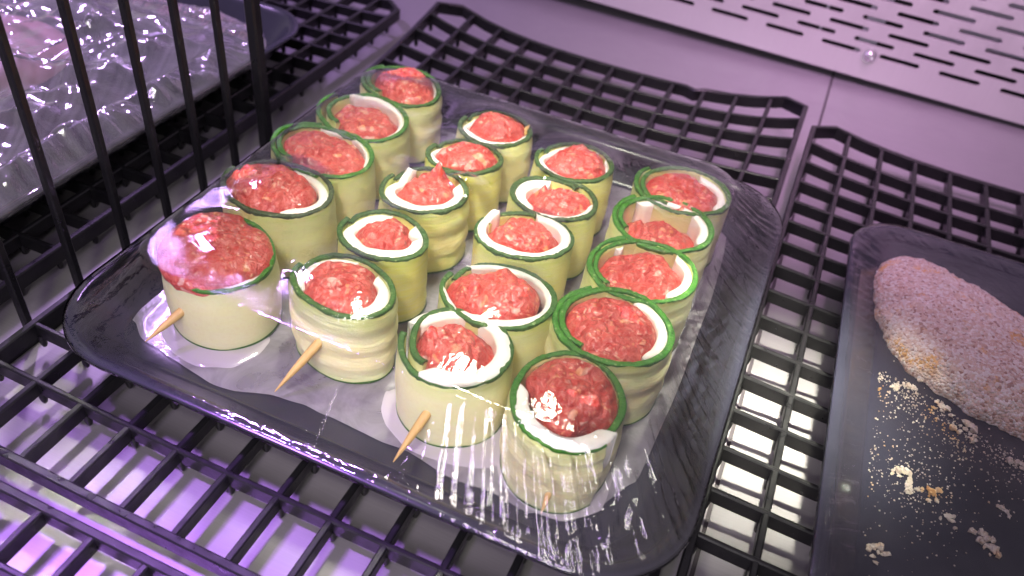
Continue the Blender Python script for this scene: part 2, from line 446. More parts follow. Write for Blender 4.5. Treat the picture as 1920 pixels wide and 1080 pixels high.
# ---------------------------------------------------------------- shelf mats
def sweep(pts, wt, wb, dep, b=.025, closed=False, zo=0.0):
    """bar with a rounded top swept along a polyline (x,y,z of its top)"""
    P = np.asarray(pts, float); n = len(P)
    T = np.zeros((n, 2))
    for i in range(n):
        a = P[(i - 1) % n if closed else max(i - 1, 0)]; c = P[(i + 1) % n if closed else min(i + 1, n - 1)]
        t = (c - a)[:2]
        T[i] = t / (np.linalg.norm(t) + 1e-9)
    N = np.stack([-T[:, 1], T[:, 0]], 1)
    prof = [(-wt / 2 + b, 0), (-wt / 2, -b), (-wb / 2, -dep), (wb / 2, -dep), (wt / 2, -b), (wt / 2 - b, 0)]
    V = []
    for i in range(n):
        # mitre
        k = 1.0
        if 0 < i < n - 1 or closed:
            a = P[i, :2] - P[(i - 1) % n, :2]; c = P[(i + 1) % n, :2] - P[i, :2]
            ca = np.dot(a, c) / (np.linalg.norm(a) * np.linalg.norm(c) + 1e-9); k = 1 / max(.5, math.sqrt(max(0.01, (1 + ca) / 2)))
        for u, z in prof: V.append((P[i, 0] + N[i, 0] * u * k, P[i, 1] + N[i, 1] * u * k, P[i, 2] + z + zo))
    F = grid_faces(n, 6, wrap_n=closed, wrap_m=True)
    if not closed: F += [tuple(range(5, -1, -1)), tuple((n - 1) * 6 + j for j in range(6))]
    return V, F


def foot_mesh():
    V = []; n = 8
    prof = [(.095, -.30), (.085, -.42), (.072, -.54), (.055, -.595), (.02, -.615)]
    for rr, z in prof:
        for k in range(n):
            a = 2 * math.pi * k / n; V.append((rr * math.cos(a) * (1.0 if k % 2 else .86), rr * .8 * math.sin(a), z))
    F = grid_faces(len(prof), n, wrap_m=True) + [tuple(range((len(prof) - 1) * n, len(prof) * n))]
    me = bpy.data.meshes.new('foot'); me.from_pydata((np.array(V) * S).tolist(), [], F); me.update(); me.materials.append(PLASTIC)
    me.polygons.foreach_set('use_smooth', [True] * len(me.polygons)); return me


FOOT = foot_mesh()


def mat(label, cols, rows, xe, ye, zf, feet=None, dense=1, notch=None, chamf=(True, True)):
    """cols: x of inner ribs, rows: y of inner crossbars; xe, ye: outer edges; zf(x,y): height of the top"""
    root = thing('shelf_mat', label, 'shelf mat', (0, 0, 0), 'black plastic grid mats on the shelf floor')
    x0, x1 = xe; y0, y1 = ye
    ch = .62
    def line(a, b, n): return [(a[0] + (b[0] - a[0]) * i / n, a[1] + (b[1] - a[1]) * i / n) for i in range(n + 1)]
    ctl = [(x0, y0 + .35), (x0, y1 - ch * .95), (x0 + ch, y1)]
    if notch: ctl += [(notch - .32, y1), (notch, y1 - .16), (notch + .25, y1)]
    ctl += [(x1 - ch, y1), (x1, y1 - ch * .95), (x1, y0 + .35), (x1 - .35, y0), (x0 + .35, y0)]
    if not chamf[0]: ctl[0] = (x0, y0 + .3)
    pts = []
    for a, b in zip(ctl, ctl[1:] + ctl[:1]):
        m = max(1, int(math.hypot(b[0] - a[0], b[1] - a[1]) / .8))
        pts += line(a, b, m)[:-1]
    mesh('edge_frame', *sweep([(x, y, zf(x, y)) for x, y in pts], .15, .12, .37, closed=True, zo=.012), PLASTIC, root, auto=35)
    for y in rows:
        n = 2 * len(cols) + 4
        mesh('crossbar', *sweep([(x, y + .006 * math.sin(x * 1.3 + y), zf(x, y)) for x in np.linspace(x0 + .05, x1 - .05, n)], .105, .080, .34), PLASTIC, root, auto=35)
    for x in cols:
        n = 28
        mesh('rib', *sweep([(x + .005 * math.sin(y), y, zf(x, y)) for y in np.linspace(y0 + .05, y1 - .05, n)], .128, .090, .32, zo=-.012), PLASTIC, root, auto=35)
    fx, fy = feet
    for x in fx:
        for y in fy:
            o = bpy.data.objects.new('foot', FOOT); C.objects.link(o); o.parent = root
            o.location = Vector((x + .0, y, zf(x, y))) * S
    return root


def zmid(x, y):
    t = (x - 6.0) / 6.0
    return .21 * t * t + .62 * t ** 4 * float(np.clip((y - 12) / 5.2, 0, 1)) ** 1.5


def zright(x, y):
    t = (18.4 - x) / 6.0
    return (.22 * t * t + .35 * abs(t) ** 4 * float(np.clip((y - 12) / 4.5, 0, 1)) ** 1.5) if abs(t) <= 1.2 else .25


def zleft(x, y):
    t = (x + 7.5) / 6.0
    return .05 * t * t + .12 * t ** 4 * float(np.clip((y - 12) / 5.0, 0, 1)) ** 1.5


rows_mid = [16 - k for k in range(18)]
mat('black plastic grid mat under the tray of courgette rolls', [k for k in range(1, 12)], rows_mid, (-.06, 12.02), (-2.36, 17.2), zmid,
    (list(range(0, 13)), [16.0 - k for k in range(18)]), notch=8.72)
mat('black plastic grid mat under the tray with the breaded cutlet', [13.47 + k * .985 for k in range(11)], [15.22 - k * .99 for k in range(18)], (12.42, 24.3), (-2.6, 16.55), zright,
    ([12.5] + [13.47 + k * .985 for k in range(6)], [15.22 - k * .99 for k in range(17)]))
mat('black plastic grid mat behind the upright wire divider', [-2.57 - k for k in range(11)], [15.95 - k for k in range(18)], (-13.6, -1.53), (-2.4, 17.15), zleft,
    ([-1.6 - k for k in range(6)], [15.95 - k for k in range(17)]))
mat('black plastic grid mat in front, cut by the lower picture edge', [1.05 + k for k in range(-1, 11)], [-3.85 - k for k in range(6)], (-.9, 12.0), (-10.5, -2.87), lambda x, y: .12 + .09 * ((x - 6) / 6) ** 2,
    ([k + .05 for k in range(0, 8)], [-3.85]))

# ---------------------------------------------------------------- upright divider
dv = thing('divider_rack', 'upright black bar divider standing between the left and middle mats', 'divider', (-.5, 0, 0))
for y in (-2.4, -1.13, .15, 1.46, 2.79, 4.10, 5.33, 6.53):
    w_ = .165
    V, F = [], []
    prof = [(-w_ / 2, -w_ / 2 + .03), (-w_ / 2 + .03, -w_ / 2), (w_ / 2 - .03, -w_ / 2), (w_ / 2, -w_ / 2 + .03), (w_ / 2, w_ / 2 - .03), (w_ / 2 - .03, w_ / 2), (-w_ / 2 + .03, w_ / 2), (-w_ / 2, w_ / 2 - .03)]
    for z in (-.50, 0, 2, 4, 6, 8): V += [(a, y + b, z) for a, b in prof]
    mesh('upright_bar', V, grid_faces(6, 8, wrap_m=True), PLASTIC, dv, auto=30)
w_ = .30
V = []
prof = [(-w_ / 2, -w_ / 2 + .05), (-w_ / 2 + .05, -w_ / 2), (w_ / 2 - .05, -w_ / 2), (w_ / 2, -w_ / 2 + .05), (w_ / 2, w_ / 2 - .05), (w_ / 2 - .05, w_ / 2), (-w_ / 2 + .05, w_ / 2), (-w_ / 2, w_ / 2 - .05)]
for z in (-.61, 0, 2, 4, 6, 8.2): V += [(a, 7.78 + b, z) for a, b in prof]
mesh('end_post', V, grid_faces(6, 8, wrap_m=True), PLASTIC, dv, auto=30)
mesh('bottom_rail', *box(-.12, .12, -3, 7.64, -.61, -.45), PLASTIC, dv, smooth=False)
mesh('top_rail', *box(-.12, .12, -3, 7.64, 7.95, 8.2), PLASTIC, dv, smooth=False)


# ---------------------------------------------------------------- trays
def rrect(x0, x1, y0, y1, r, n=240):
    """n points around a rounded rectangle, even in length, ccw from the middle of the front edge"""
    pts = []
    segs = [((x1 - r, y0 + r), -90), ((x1 - r, y1 - r), 0), ((x0 + r, y1 - r), 90), ((x0 + r, y0 + r), 180)]
    pts.append(((x0 + x1) / 2, y0))
    for (cx, cy), a0 in segs:
        for k in range(17):
            a = math.radians(a0 + 90 * k / 16); pts.append((cx + r * math.cos(a), cy + r * math.sin(a)))
    pts.append(((x0 + x1) / 2, y0))
    P = np.array(pts); L = np.r_[0, np.cumsum(np.hypot(*np.diff(P, axis=0).T))]
    s = np.linspace(0, L[-1], n, endpoint=False)
    return np.stack([np.interp(s, L, P[:, 0]), np.interp(s, L, P[:, 1])], 1), s


def tray_mesh(x0, x1, y0, y1, r, zb, zr, n=240, shear=0.0, inset=.75, th=.07, lip=.16):
    prof = [  # (inset from the outer rim line, z)
        (inset + .5, zb), (inset + .06, zb), (inset - .06, zb + .05), (lip + .10, zr - .10), (lip, zr - .06), (.02, zr - .075), (-.015, zr - .045), (0.0, zr - .01), (.04, zr + .01),
        (lip - .02, zr), (lip + .06, zr - .03), (lip + .16, zr - .13), (inset + .02, zb + th + .06), (inset + .14, zb + th + .005), (inset + .5, zb + th)]
    V = []
    for i, (ins, z) in enumerate(prof):
        P, _ = rrect(x0 + ins, x1 - ins, y0 + ins, y1 - ins, max(.3, r - ins * .8), n)
        for x, y in P: V.append((x + shear * (y - 5), y, z))
    F = grid_faces(len(prof), n, wrap_m=True)
    F += [tuple(range(n - 1, -1, -1)), tuple((len(prof) - 1) * n + j for j in range(n))]
    return V, F


main_tray = tag(mesh('meat_tray', *tray_mesh(.52, 12.34, -.66, 11.25, 1.75, .14, .86), TRAY, auto=40),
                'black plastic tray holding the twenty courgette rolls', 'tray')


# ---------------------------------------------------------------- courgette rolls
ZB = .245; H = 1.64; TK = .102


def ell(cx_, a, b, th, phi, u):
    """point of the roll's outline at world angle phi, inset by u"""
    c, s = math.cos(th), math.sin(th)
    al = phi - th
    # parametric angle from true direction
    tpar = np.arctan2(np.sin(al) * a, np.cos(al) * b)
    ex, ey = (a - u) * np.cos(tpar), (b - u) * np.sin(tpar)
    return np.stack([ex * c - ey * s, ex * s + ey * c], -1)


def smooth_loop(vals): return vals


def roll(idx, label, cx, cy, a, b, th, dbl=None, ch=(), lift=(), lvl=-.03, dome=.12, ms=1.0, off=(0, 0), spikes=(), yel=.3, viv=.5, ridge=.2,
         taper=0.0, pick=None, seed=None, hh=0.0, over=0.0):
    seed = 100 + idx * 7 if seed is None else seed
    vn = VN(seed); rg = np.random.default_rng(seed)
    root = thing('courgette_roll', label, 'courgette roll', (cx, cy, ZB), 'courgette rolls filled with cheese and mince')
    Hh = H + hh
    K = math.radians(23)
    wob = lambda phi: 1 + .018 * np.sin(2 * phi + seed) + .012 * np.sin(3 * phi + seed * 1.7)
    # ---- ribbon path
    if dbl: p1, p2, gap = math.radians(dbl[0]) + K, math.radians(dbl[1]) + K, dbl[2]
    else: p1, p2, gap = math.radians(150) + K, math.radians(158) + K, .0
    ext = p2 - p1
    n = 120 + int(abs(ext) * 20)
    tau = np.linspace(0, 2 * math.pi + abs(ext), n); sg = 1 if ext > 0 else -1
    phi = p1 + sg * tau
    offs = (TK * .92 + gap) * sst(math.radians(295), math.radians(372), np.degrees(tau) * math.pi / 180)
    offs += .05 * np.exp(-((tau - (2 * math.pi + abs(ext))) / .25) ** 2)
    rimz = Hh + .022 * vn(phi * 1.3, 0 * phi + 2) + .02 * np.sin(phi + seed)
    bulge = rg.uniform(.0, .05); rph = rg.uniform(0, 6.28); nr = rg.uniform(2.6, 3.6)

    def rad_out(z, ph, k):
        q = z / Hh
        r_ = bulge * math.sin(math.pi * q) + taper * (1 - q)
        r_ = r_ + (ridge * .080 + .005) * (np.abs(math.sin(math.pi * nr * q + rph + .25 * math.sin(ph * 1.0 + seed))) ** .6 - .5) * (1 if .1 < q < .86 else .2)
        r_ += ridge * .012 * float(vn(ph * 4, q * 11)) + .006 * float(vn(ph * 2.5, q * 3))
        return r_

    def point(i, u, z):
        p = ell(0, a, b, th, phi[i], offs[i] + u) * wob(phi[i]); return p
    zs = [0, .03, .1, .2, .32, .44, .56, .68, .80, .90, 1.0, 1.1, 1.2, 1.3, 1.4, 1.5, 1.57]
    V = []
    for i in range(n):
        zt = rimz[i]
        for z in zs:
            p = point(i, -rad_out(z, phi[i], i), z); V.append((*p, z * zt / 1.64))
        for u, z in ((.02, zt - .03), (TK * .5, zt - .02), (TK - .02, zt - .035), (TK, zt - .09), (TK, zt - .45), (TK, .3), (TK - .02, 0)):
            V.append((*point(i, u, z), z))
    m = len(zs) + 7
    F = grid_faces(n, m, wrap_m=True); F += [tuple(range(m)), tuple((n - 1) * m + j for j in range(m - 1, -1, -1))]
    o = mesh('zucchini_strip', V, F, FLESH, root, auto=60); o.color = (yel, ridge, viv, 1)
    # ---- peel along the rim
    V = []
    pv = 1.0
    for i in range(n):
        zt = rimz[i] + .010 * float(vn(phi[i] * 7, 5.0)) + .009 * float(vn(phi[i] * 19, 2.0))
        w1 = .060 + .035 * float(vn(phi[i] * 3, 1.0)) + .018 * float(vn(phi[i] * 13, 3.0))
        r0 = rad_out(1.57, phi[i], i)
        ie = min(1.02, 0.90 + .16 * float(vn(phi[i] * 2.2, 6.0)) + .06 * float(vn(phi[i] * 17, 4.0)))
        for u, z in ((-r0 - .003, zt - w1), (-r0 - .006, zt - w1 * .5), (-r0 - .005, zt - .012), (-r0 + .014, zt + .002), (TK * .5, zt + .004), (TK * ie - .012, zt), (TK * ie + .003, zt - .012), (TK * ie + .003, zt - .05)):
            V.append((*point(i, u, z), z))
    m = 8
    F = grid_faces(n, m); F += [tuple(range(m)), tuple((n - 1) * m + j for j in range(m - 1, -1, -1))]
    o = mesh('peel', V, F, PEEL, root); o.color = (yel, ridge, viv, 1)
    V = []
    for i in range(n):
        r0 = rad_out(.03, phi[i], i)
        V += [(*point(i, -r0 - .004, 0), .055 + .025 * float(vn(phi[i] * 3, 9.0))), (*point(i, -r0 - .014, 0), .03), (*point(i, -r0 - .004, 0), .0), (*point(i, .03, 0), -.003)]
    o = mesh('peel', V, grid_faces(n, 4), PEEL, root); o.color = (yel, ridge, .55, 1)
    # ---- inner boundary for filling
    def dbl_in(ph):
        """extra inset where the ribbon is doubled"""
        t_ = (sg * (ph - p1)) % (2 * math.pi)
        e_ = abs(ext)
        return (TK * .92 + gap) * np.where(t_ < e_, 1.0, np.maximum(0, 1 - (t_ - e_) / .35)) + \
            (TK * .92 + gap) * np.where(t_ > 2 * math.pi - 1.1, sst(2 * math.pi - 1.1, 2 * math.pi, t_), 0)
    # ---- cheese
    chs = []
    for (c0, c1, ct) in ch:
        q0, q1 = math.radians(c0) + K, math.radians(c1) + K
        nn = max(16, int(abs(q1 - q0) * 16)); ph = np.linspace(q0, q1, nn)
        e = np.clip(np.minimum(np.arange(nn), nn - 1 - np.arange(nn)) / (nn * .5) * abs(q1 - q0) / .5, 0, 1)
        e = np.sqrt(1 - (1 - e) ** 2); thk = ct * np.maximum(e, .12) * (1 + .16 * vn(ph * 2, ph * 0 + 3))
        chs.append((ph, thk, ct))
        ztop = Hh - .035 + .03 * vn(ph * 1.2, ph * 0 + 8) + (over > 0) * .055
        for (lp, lh, lw) in lift:
            dphi = np.angle(np.exp(1j * (ph - math.radians(lp) - K))); ztop = ztop + lh * np.maximum(0, 1 - np.abs(dphi) / lw)
        V = []
        for i in range(nn):
            u0 = TK + .002 + float(dbl_in(ph[i])) * (0 if over else 1) - over; t_ = float(thk[i]); zt = float(ztop[i]); r_ = min(.05, t_ * .45)
            for u, z in ((u0, zt - .75), (u0, zt - r_), (u0 + r_ * .3, zt - r_ * .3), (u0 + r_, zt), (u0 + t_ * .5, zt + .012), (u0 + t_ - r_, zt - .004), (u0 + t_ - r_ * .3, zt - r_ * .35), (u0 + t_, zt - r_ * 1.1), (u0 + t_ * 1.04, zt - .3), (u0 + t_, zt - .75)):
                p = ell(0, a, b, th, ph[i], u) * wob(ph[i]); V.append((*p, z))
        m = 10
        F = grid_faces(nn, m); F += [tuple(range(m)), tuple((nn - 1) * m + j for j in range(m - 1, -1, -1))]
        mesh('cheese', V, F, CHEESE, root)

    def ch_in(ph):
        r_ = np.zeros_like(ph)
        for q, tk, ct in chs:
            d_ = (ph[:, None] - q[None, :]); d_ = np.abs(np.angle(np.exp(1j * d_)))
            j = d_.argmin(1); r_ = np.maximum(r_, np.where(d_.min(1) < .1, tk[j], 0))
        return r_
    # ---- mince
    NR, NA = 40, 128
    ph = np.linspace(0, 2 * math.pi, NA, endpoint=False) + K
    ins = TK + dbl_in(ph) + ch_in(ph) * .88
    for _ in range(3): ins = (np.roll(ins, 1) + ins * 2 + np.roll(ins, -1)) / 4
    B = np.stack([ell(0, a, b, th, q, u) * wob(q) for q, u in zip(ph, ins)])
    ox, oy = off; ck, sk = math.cos(K), math.sin(K)
    offw = np.array([ox * ck - oy * sk, ox * sk + oy * ck])
    edge = 1 + .10 * fbm(vn, ph * 1.9, ph * 0 + 4, 3) * (1.0 if ms < .97 else .35)
    O = B * (ms * edge)[:, None] + offw
    # worley lumps
    pts = rg.uniform(-1.3, 1.3, (210, 2)); hts = rg.uniform(.1, 1, 210)
    rho = np.linspace(0, 1, NR)
    XY = rho[:, None, None] * O[None] + (1 - rho)[:, None, None] * offw[None, None]
    XY = XY.reshape(-1, 2)
    ang = rg.uniform(0, 3.14); ca, sa = math.cos(ang), math.sin(ang)
    def worley(Q, st):
        W = Q @ np.array([[ca, -sa], [sa, ca]]) * np.array([1, st])
        Wp = pts @ np.array([[ca, -sa], [sa, ca]]) * np.array([1, st])
        d_ = np.sqrt(((W[:, None] - Wp[None]) ** 2).sum(-1)); j = d_.argmin(1); return d_.min(1), hts[j]
    warp = XY + .06 * np.stack([vn(XY[:, 0] * 5, XY[:, 1] * 5), vn(XY[:, 0] * 5 + 9, XY[:, 1] * 5 + 4)], 1)
    d1, h1 = worley(warp, 1.7)
    rr = np.repeat(rho, NA)
    body = 1 - rr ** 2.6
    lump = (.5 + .5 * h1) * np.sqrt(np.clip(1 - (d1 / .19) ** 2, 0, 1)) * .085
    lump += .10 * fbm(vn, XY[:, 0] * 2.3, XY[:, 1] * 2.3, 3) * (.35 + .65 * body) + .03 * fbm(vn, XY[:, 0] * 9, XY[:, 1] * 9, 3)
    Z = Hh + lvl + dome * .8 * body + lump * (1 - .55 * rr ** 6) - .13 * rr ** 10
    for (sp, sr, sh, sw) in spikes:
        q = math.radians(sp) + K; c_ = np.array([math.cos(q), math.sin(q)]) * sr * (a + b) / 2
        dd = np.sqrt(((XY - c_) ** 2).sum(1)) / sw
        Z += sh * np.exp(-dd ** 2 * 1.6) * (1 + .5 * vn(XY[:, 0] * 11, XY[:, 1] * 11))
    V = np.c_[XY, Z].tolist()
    # skirt that dives to the wall, so that no hole shows
    Bw = np.stack([ell(0, a, b, th, q, TK + float(u) * .9) * wob(q) for q, u in zip(ph, dbl_in(ph))])
    for f_, dz in ((.35, -.10), (1.0, -.20)):
        Q = O * (1 - f_) + Bw * f_
        zz = Z[-NA:] + dz
        V += np.c_[Q, np.minimum(zz, Hh - .20)].tolist() if ms < .97 else np.c_[O * (1 - f_ * .1), zz + dz].tolist()
    F = grid_faces(NR + 2, NA, wrap_m=True)
    mesh('mince', V, F, MEAT, root)
    # ---- toothpick
    if pick:
        p0, p1_ = Vector(pick[0]) - Vector((cx, cy, ZB)), Vector(pick[1]) - Vector((cx, cy, ZB))
        d_ = (p1_ - p0); L = d_.length; q = d_.to_track_quat('Z', 'Y').to_matrix(); V = []
        for s_, rr_ in ((-.5, .088), (0, .088), (L * .3, .084), (L * .55, .066), (L * .82, .034), (L * .97, .012), (L, .004)):
            for k in range(10):
                an = 2 * math.pi * k / 10; V.append(tuple(p0 + q @ Vector((rr_ * math.cos(an), rr_ * math.sin(an), s_))))
        mesh('toothpick', V, grid_faces(7, 10, wrap_m=True) + [tuple(range(60, 70))], WOOD, root)
    return root


ROLLS = [
    # A: the row beside the divider, from the front to the back
    dict(label='near left courgette roll, mince heaped over its whole rim, toothpick in its side', e=(2.787, 1.958, 1.20, .98, -.60), lvl=.05, dome=.20, ms=1.13, off=(-.04, .04),
         ch=[(285, 335, .12)], yel=.10, viv=.9, ridge=.0, spikes=[(60, .95, -.25, .22), (150, .5, .1, .4)], pick=((2.80, 1.02, 1.12), (2.42, .23, .70)), hh=-.16),
    dict(label='courgette roll with thin dark rim, mince bulging left, white cheese crescent right', e=(2.635, 4.03, 1.18, .89, -.04), lvl=.0, dome=.20, ms=.98, off=(-.05, .02),
         ch=[(-75, 75, .17)], yel=.22, viv=.0, ridge=.1, spikes=[(170, .7, .10, .4)]),
    dict(label='long oval courgette roll, double bright rim on its left, thin cheese at the back', e=(2.62, 5.701, 1.26, .93, -.34), dbl=(100, 215, .03), lvl=-.07, dome=.06, ms=.97,
         ch=[(-30, 100, .07)], yel=.22, viv=.85, ridge=.15),
    dict(label='courgette roll with a gap in its double rim and a cheese flap behind sunken mince', e=(2.606, 7.415, 1.2, .97, -.49), dbl=(130, 215, .14), lvl=-.12, dome=.10, ms=.90, off=(-.02, -.12),
         ch=[(-60, 118, .12)], yel=.25, viv=.8, ridge=.25, lift=[(112, .10, .3)]),
    dict(label='courgette roll at the far left corner, tall mince over a thick green left rim', e=(2.629, 9.203, 1.12, .90, -.52), dbl=(120, 225, .04), lvl=-.03, dome=.26, ms=.97, off=(.06, .0),
         ch=[(-30, 20, .07)], yel=.18, viv=.55, ridge=.7),
    # B
    dict(label='front row courgette roll with deep pinkish ridges, an even green rim and a toothpick', e=(5.334, 2.165, 1.02, .78, -.18), lvl=-.01, dome=.16, ms=.97, off=(-.02, -.02),
         ch=[(75, 200, .12), (-70, 32, .22)], yel=.02, viv=.45, ridge=1.0, pick=((5.36, 1.40, 1.18), (4.90, .53, .40))),
    dict(label='courgette roll with a very thick cheese ring open at the upper right, small round mince', e=(5.221, 3.774, .91, .76, .05), lvl=-.06, dome=.16, ms=.90, off=(-.04, 0),
         ch=[(80, 360, .24), (0, 30, .22)], yel=1.0, viv=.30, ridge=.25),
    dict(label='ridged courgette roll with an upright corner of cheese and a spike of mince', e=(5.205, 5.521, .93, .81, .62), lvl=-.05, dome=.12, ms=.92, off=(.04, 0),
         ch=[(110, 385, .22)], lift=[(128, .22, .42)], yel=.75, viv=.15, ridge=1.0, spikes=[(62, .62, .36, .17), (150, .3, .06, .3)]),
    dict(label='courgette roll with rounded mince filling it and a little cheese on the left', e=(5.35, 7.109, .86, .66, .35), lvl=-.01, dome=.18, ms=.97,
         ch=[(130, 225, .10)], yel=.9, viv=.2, ridge=.15),
    dict(label='small courgette roll at the back with a peaked heap of mince and a wood tip', e=(5.443, 8.572, .86, .75, .17), lvl=.0, dome=.22, ms=.92, off=(.0, .0),
         ch=[(140, 350, .12)], yel=.25, viv=.15, ridge=.5, spikes=[(100, .25, .05, .3)], pick=((6.02, 8.85, 1.72), (6.14, 8.98, 1.98))),
    # C
    dict(label='pale smooth courgette roll with cheese folded over its front rim and a toothpick', e=(7.741, 1.774, .97, .90, -.14), dbl=(165, 222, .10), lvl=-.03, dome=.12, ms=.95, off=(-.02, -.02),
         ch=[(-128, 150, .26)], yel=.12, viv=.45, ridge=.0, over=.10, spikes=[(170, .5, .12, .28)], pick=((7.75, .92, 1.14), (7.47, .17, .40)), hh=-.02),
    dict(label='wide courgette roll with lumpy heaped mince inside an even cheese ring', e=(7.859, 3.298, 1.05, .90, .18), lvl=-.01, dome=.16, ms=.98, off=(-.04, 0),
         ch=[(-110, 130, .16), (175, 215, .08)], yel=.35, viv=.45, ridge=.1, over=.06, spikes=[(75, .6, .14, .25), (200, .5, .12, .35), (330, .4, .12, .35)]),
    dict(label='courgette roll with a thin rim, a broad cheese ring and mince slanting to the right', e=(7.594, 5.176, .98, .80, .33), lvl=-.02, dome=.10, ms=.92, off=(.0, .0),
         ch=[(128, 430, .19)], lift=[(138, .14, .3)], yel=.65, viv=.25, ridge=.0, over=.05),
    dict(label='courgette roll with broad cheese on its left and a sharp tip of mince', e=(7.655, 6.705, .93, .84, .21), dbl=(80, 40, .03), lvl=-.07, dome=.08, ms=.90, off=(.10, -.10),
         ch=[(95, 225, .24), (225, 350, .10)], yel=.65, viv=.15, ridge=.0, spikes=[(132, .45, .26, .14)]),
    dict(label='courgette roll at the back with a round knob on its mince', e=(7.559, 8.231, .91, .82, .6), lvl=-.02, dome=.15, ms=.96, off=(.0, .0),
         ch=[(40, 300, .13), (-20, 20, .08)], yel=.85, viv=.25, ridge=.3, spikes=[(75, .6, .08, .22)]),
    # D
    dict(label='courgette roll at the near right corner with exposed cheese on its left front', e=(9.86, 1.58, 1.06, .94, 1.75), dbl=(-58, -75, .02), lvl=-.01, dome=.10, ms=.97, off=(.02, .04),
         ch=[(160, 318, .26)], yel=.12, viv=.85, ridge=.6, over=.10, pick=((10.06, .95, 1.05), (10.08, .21, .65))),
    dict(label='large courgette roll with a wide vivid green rim, directly behind the near right corner roll', e=(9.965, 3.608, 1.10, .99, .20), dbl=(110, 225, .02), lvl=-.06, dome=.10, ms=.96,
         ch=[(-62, 60, .18)], yel=.15, viv=.95, ridge=.9, spikes=[(35, .3, .10, .3)]),
    dict(label='courgette roll with yellow inner wall behind level mince and a tiny cheese piece', e=(9.985, 5.368, 1.08, .98, .42), dbl=(105, 215, .03), lvl=-.12, dome=.07, ms=.93, off=(-.02, -.05),
         ch=[(-65, 35, .15), (112, 126, .12)], yel=.15, viv=.9, ridge=.1),
    dict(label='courgette roll with a tall empty yellow wall and little mince under glare', e=(9.933, 7.068, 1.06, .97, -.02), dbl=(120, 200, .02), lvl=-.26, dome=.06, ms=.80, off=(-.10, -.20),
         ch=[(-45, 125, .16)], yel=.2, viv=.9, ridge=.2),
    dict(label='courgette roll at the far right corner with flat mince pressed against the film', e=(9.999, 8.475, 1.06, .93, .0), dbl=(130, 235, .05), lvl=-.05, dome=.08, ms=.97,
         ch=[(-45, 50, .17)], yel=.2, viv=.6, ridge=.0),
]
for i, R in enumerate(ROLLS):
    e = R.pop('e'); R['idx'] = i; roll(cx=e[0], cy=e[1], a=e[2], b=e[3], th=e[4], **R); R['e'] = e

# ---------------------------------------------------------------- liner sheet and whey under the rolls
ctl = np.array([(1.25, 1.0), (1.9, .62), (2.6, .42), (3.3, .34), (4.2, .32), (4.8, .52), (5.5, .58), (6.3, .62), (7.3, .56), (8.5, .42), (9.9, .46), (10.8, 1.0), (11.25, 1.8), (11.35, 4), (11.4, 7), (11.2, 9.8), (9, 10.3), (6, 10.2), (3, 10.3), (1.5, 9.9), (1.35, 7), (1.3, 4), (1.15, 2)])
n = 200; m = 46
tt = np.linspace(0, len(ctl), n, endpoint=False); cc = np.vstack([ctl, ctl[:1]])
ox_ = np.interp(tt, range(len(cc)), cc[:, 0]); oy_ = np.interp(tt, range(len(cc)), cc[:, 1])
vn = VN(5); V = []
for k in range(m):
    q = 1 - (k / (m - 1)) ** 1.6
    x = 6.3 + (ox_ - 6.3) * q; y = 5.3 + (oy_ - 5.3) * q
    x = x + .05 * vn(tt * 1.3, 0 * tt) * q; y = y + .06 * vn(tt * 1.7, 0 * tt + 4) * q
    z = .226 + .016 * fbm(vn, x * 1.6, y * 1.6, 3, True) + .012 * q ** 8
    V += np.c_[x, y, z].tolist()
tag(mesh('liner_sheet', V, grid_faces(m, n, wrap_m=True), LINER), 'milky translucent liner sheet lying under the courgette rolls', 'liner')


def blob(name, label, cat, outline, z0, h, mt, seed, n=120, m=14):
    P = np.array(outline); c = P.mean(0); cc_ = np.vstack([P, P[:1]]); t_ = np.linspace(0, len(P), n, endpoint=False)
    # periodic smooth interpolation
    x = np.interp(t_, range(len(cc_)), cc_[:, 0]); y = np.interp(t_, range(len(cc_)), cc_[:, 1])
    for _ in range(6): x = (np.roll(x, 1) + 2 * x + np.roll(x, -1)) / 4; y = (np.roll(y, 1) + 2 * y + np.roll(y, -1)) / 4
    v_ = VN(seed); V = []
    for k in range(m):
        q = 1 - k / (m - 1); s_ = q + .03 * v_(t_ * 1.1, 0 * t_) * q
        V += np.c_[c[0] + (x - c[0]) * s_, c[1] + (y - c[1]) * s_, z0 + h * np.sqrt(np.clip(1 - q ** 6, 0, 1)) + 0 * x].tolist()
    return tag(mesh(name, V, grid_faces(m, n, wrap_m=True), mt), label, cat)


blob('whey_puddle', 'milky whey puddle round the foot of the near left courgette roll', 'puddle', [(1.95, 1.15), (2.2, .80), (2.65, .52), (3.3, .50), (3.85, .75), (4.05, 1.25), (4.0, 1.7), (3.2, 2.2), (2.2, 2.0)], .235, .045, WHEY, 3)
blob('whey_puddle', 'milky whey puddle round the foot of the pale roll with folded cheese', 'puddle', [(6.55, 1.6), (6.62, 1.2), (6.95, .85), (7.5, .62), (8.2, .62), (8.9, .85), (9.2, 1.4), (8.4, 2.2), (7.2, 2.2), (6.8, 1.9)], .235, .045, WHEY, 4)
blob('whey_puddle', 'thin whey puddle under the near right courgette roll', 'puddle', [(8.9, 1.2), (9.2, .7), (9.8, .45), (10.4, .5), (10.9, 1.0), (10.9, 1.8), (9.8, 2.2), (9.0, 1.9)], .235, .03, WHEY, 6)


# ---------------------------------------------------------------- cling film over trays
_fr = np.random.default_rng(77)
_cr = [(_fr.uniform(-9, -2), _fr.uniform(-1, 10), _fr.uniform(0, math.pi), _fr.uniform(.8, 3.2), _fr.uniform(.25, .9), _fr.uniform(.3, 1)) for _ in range(90)]


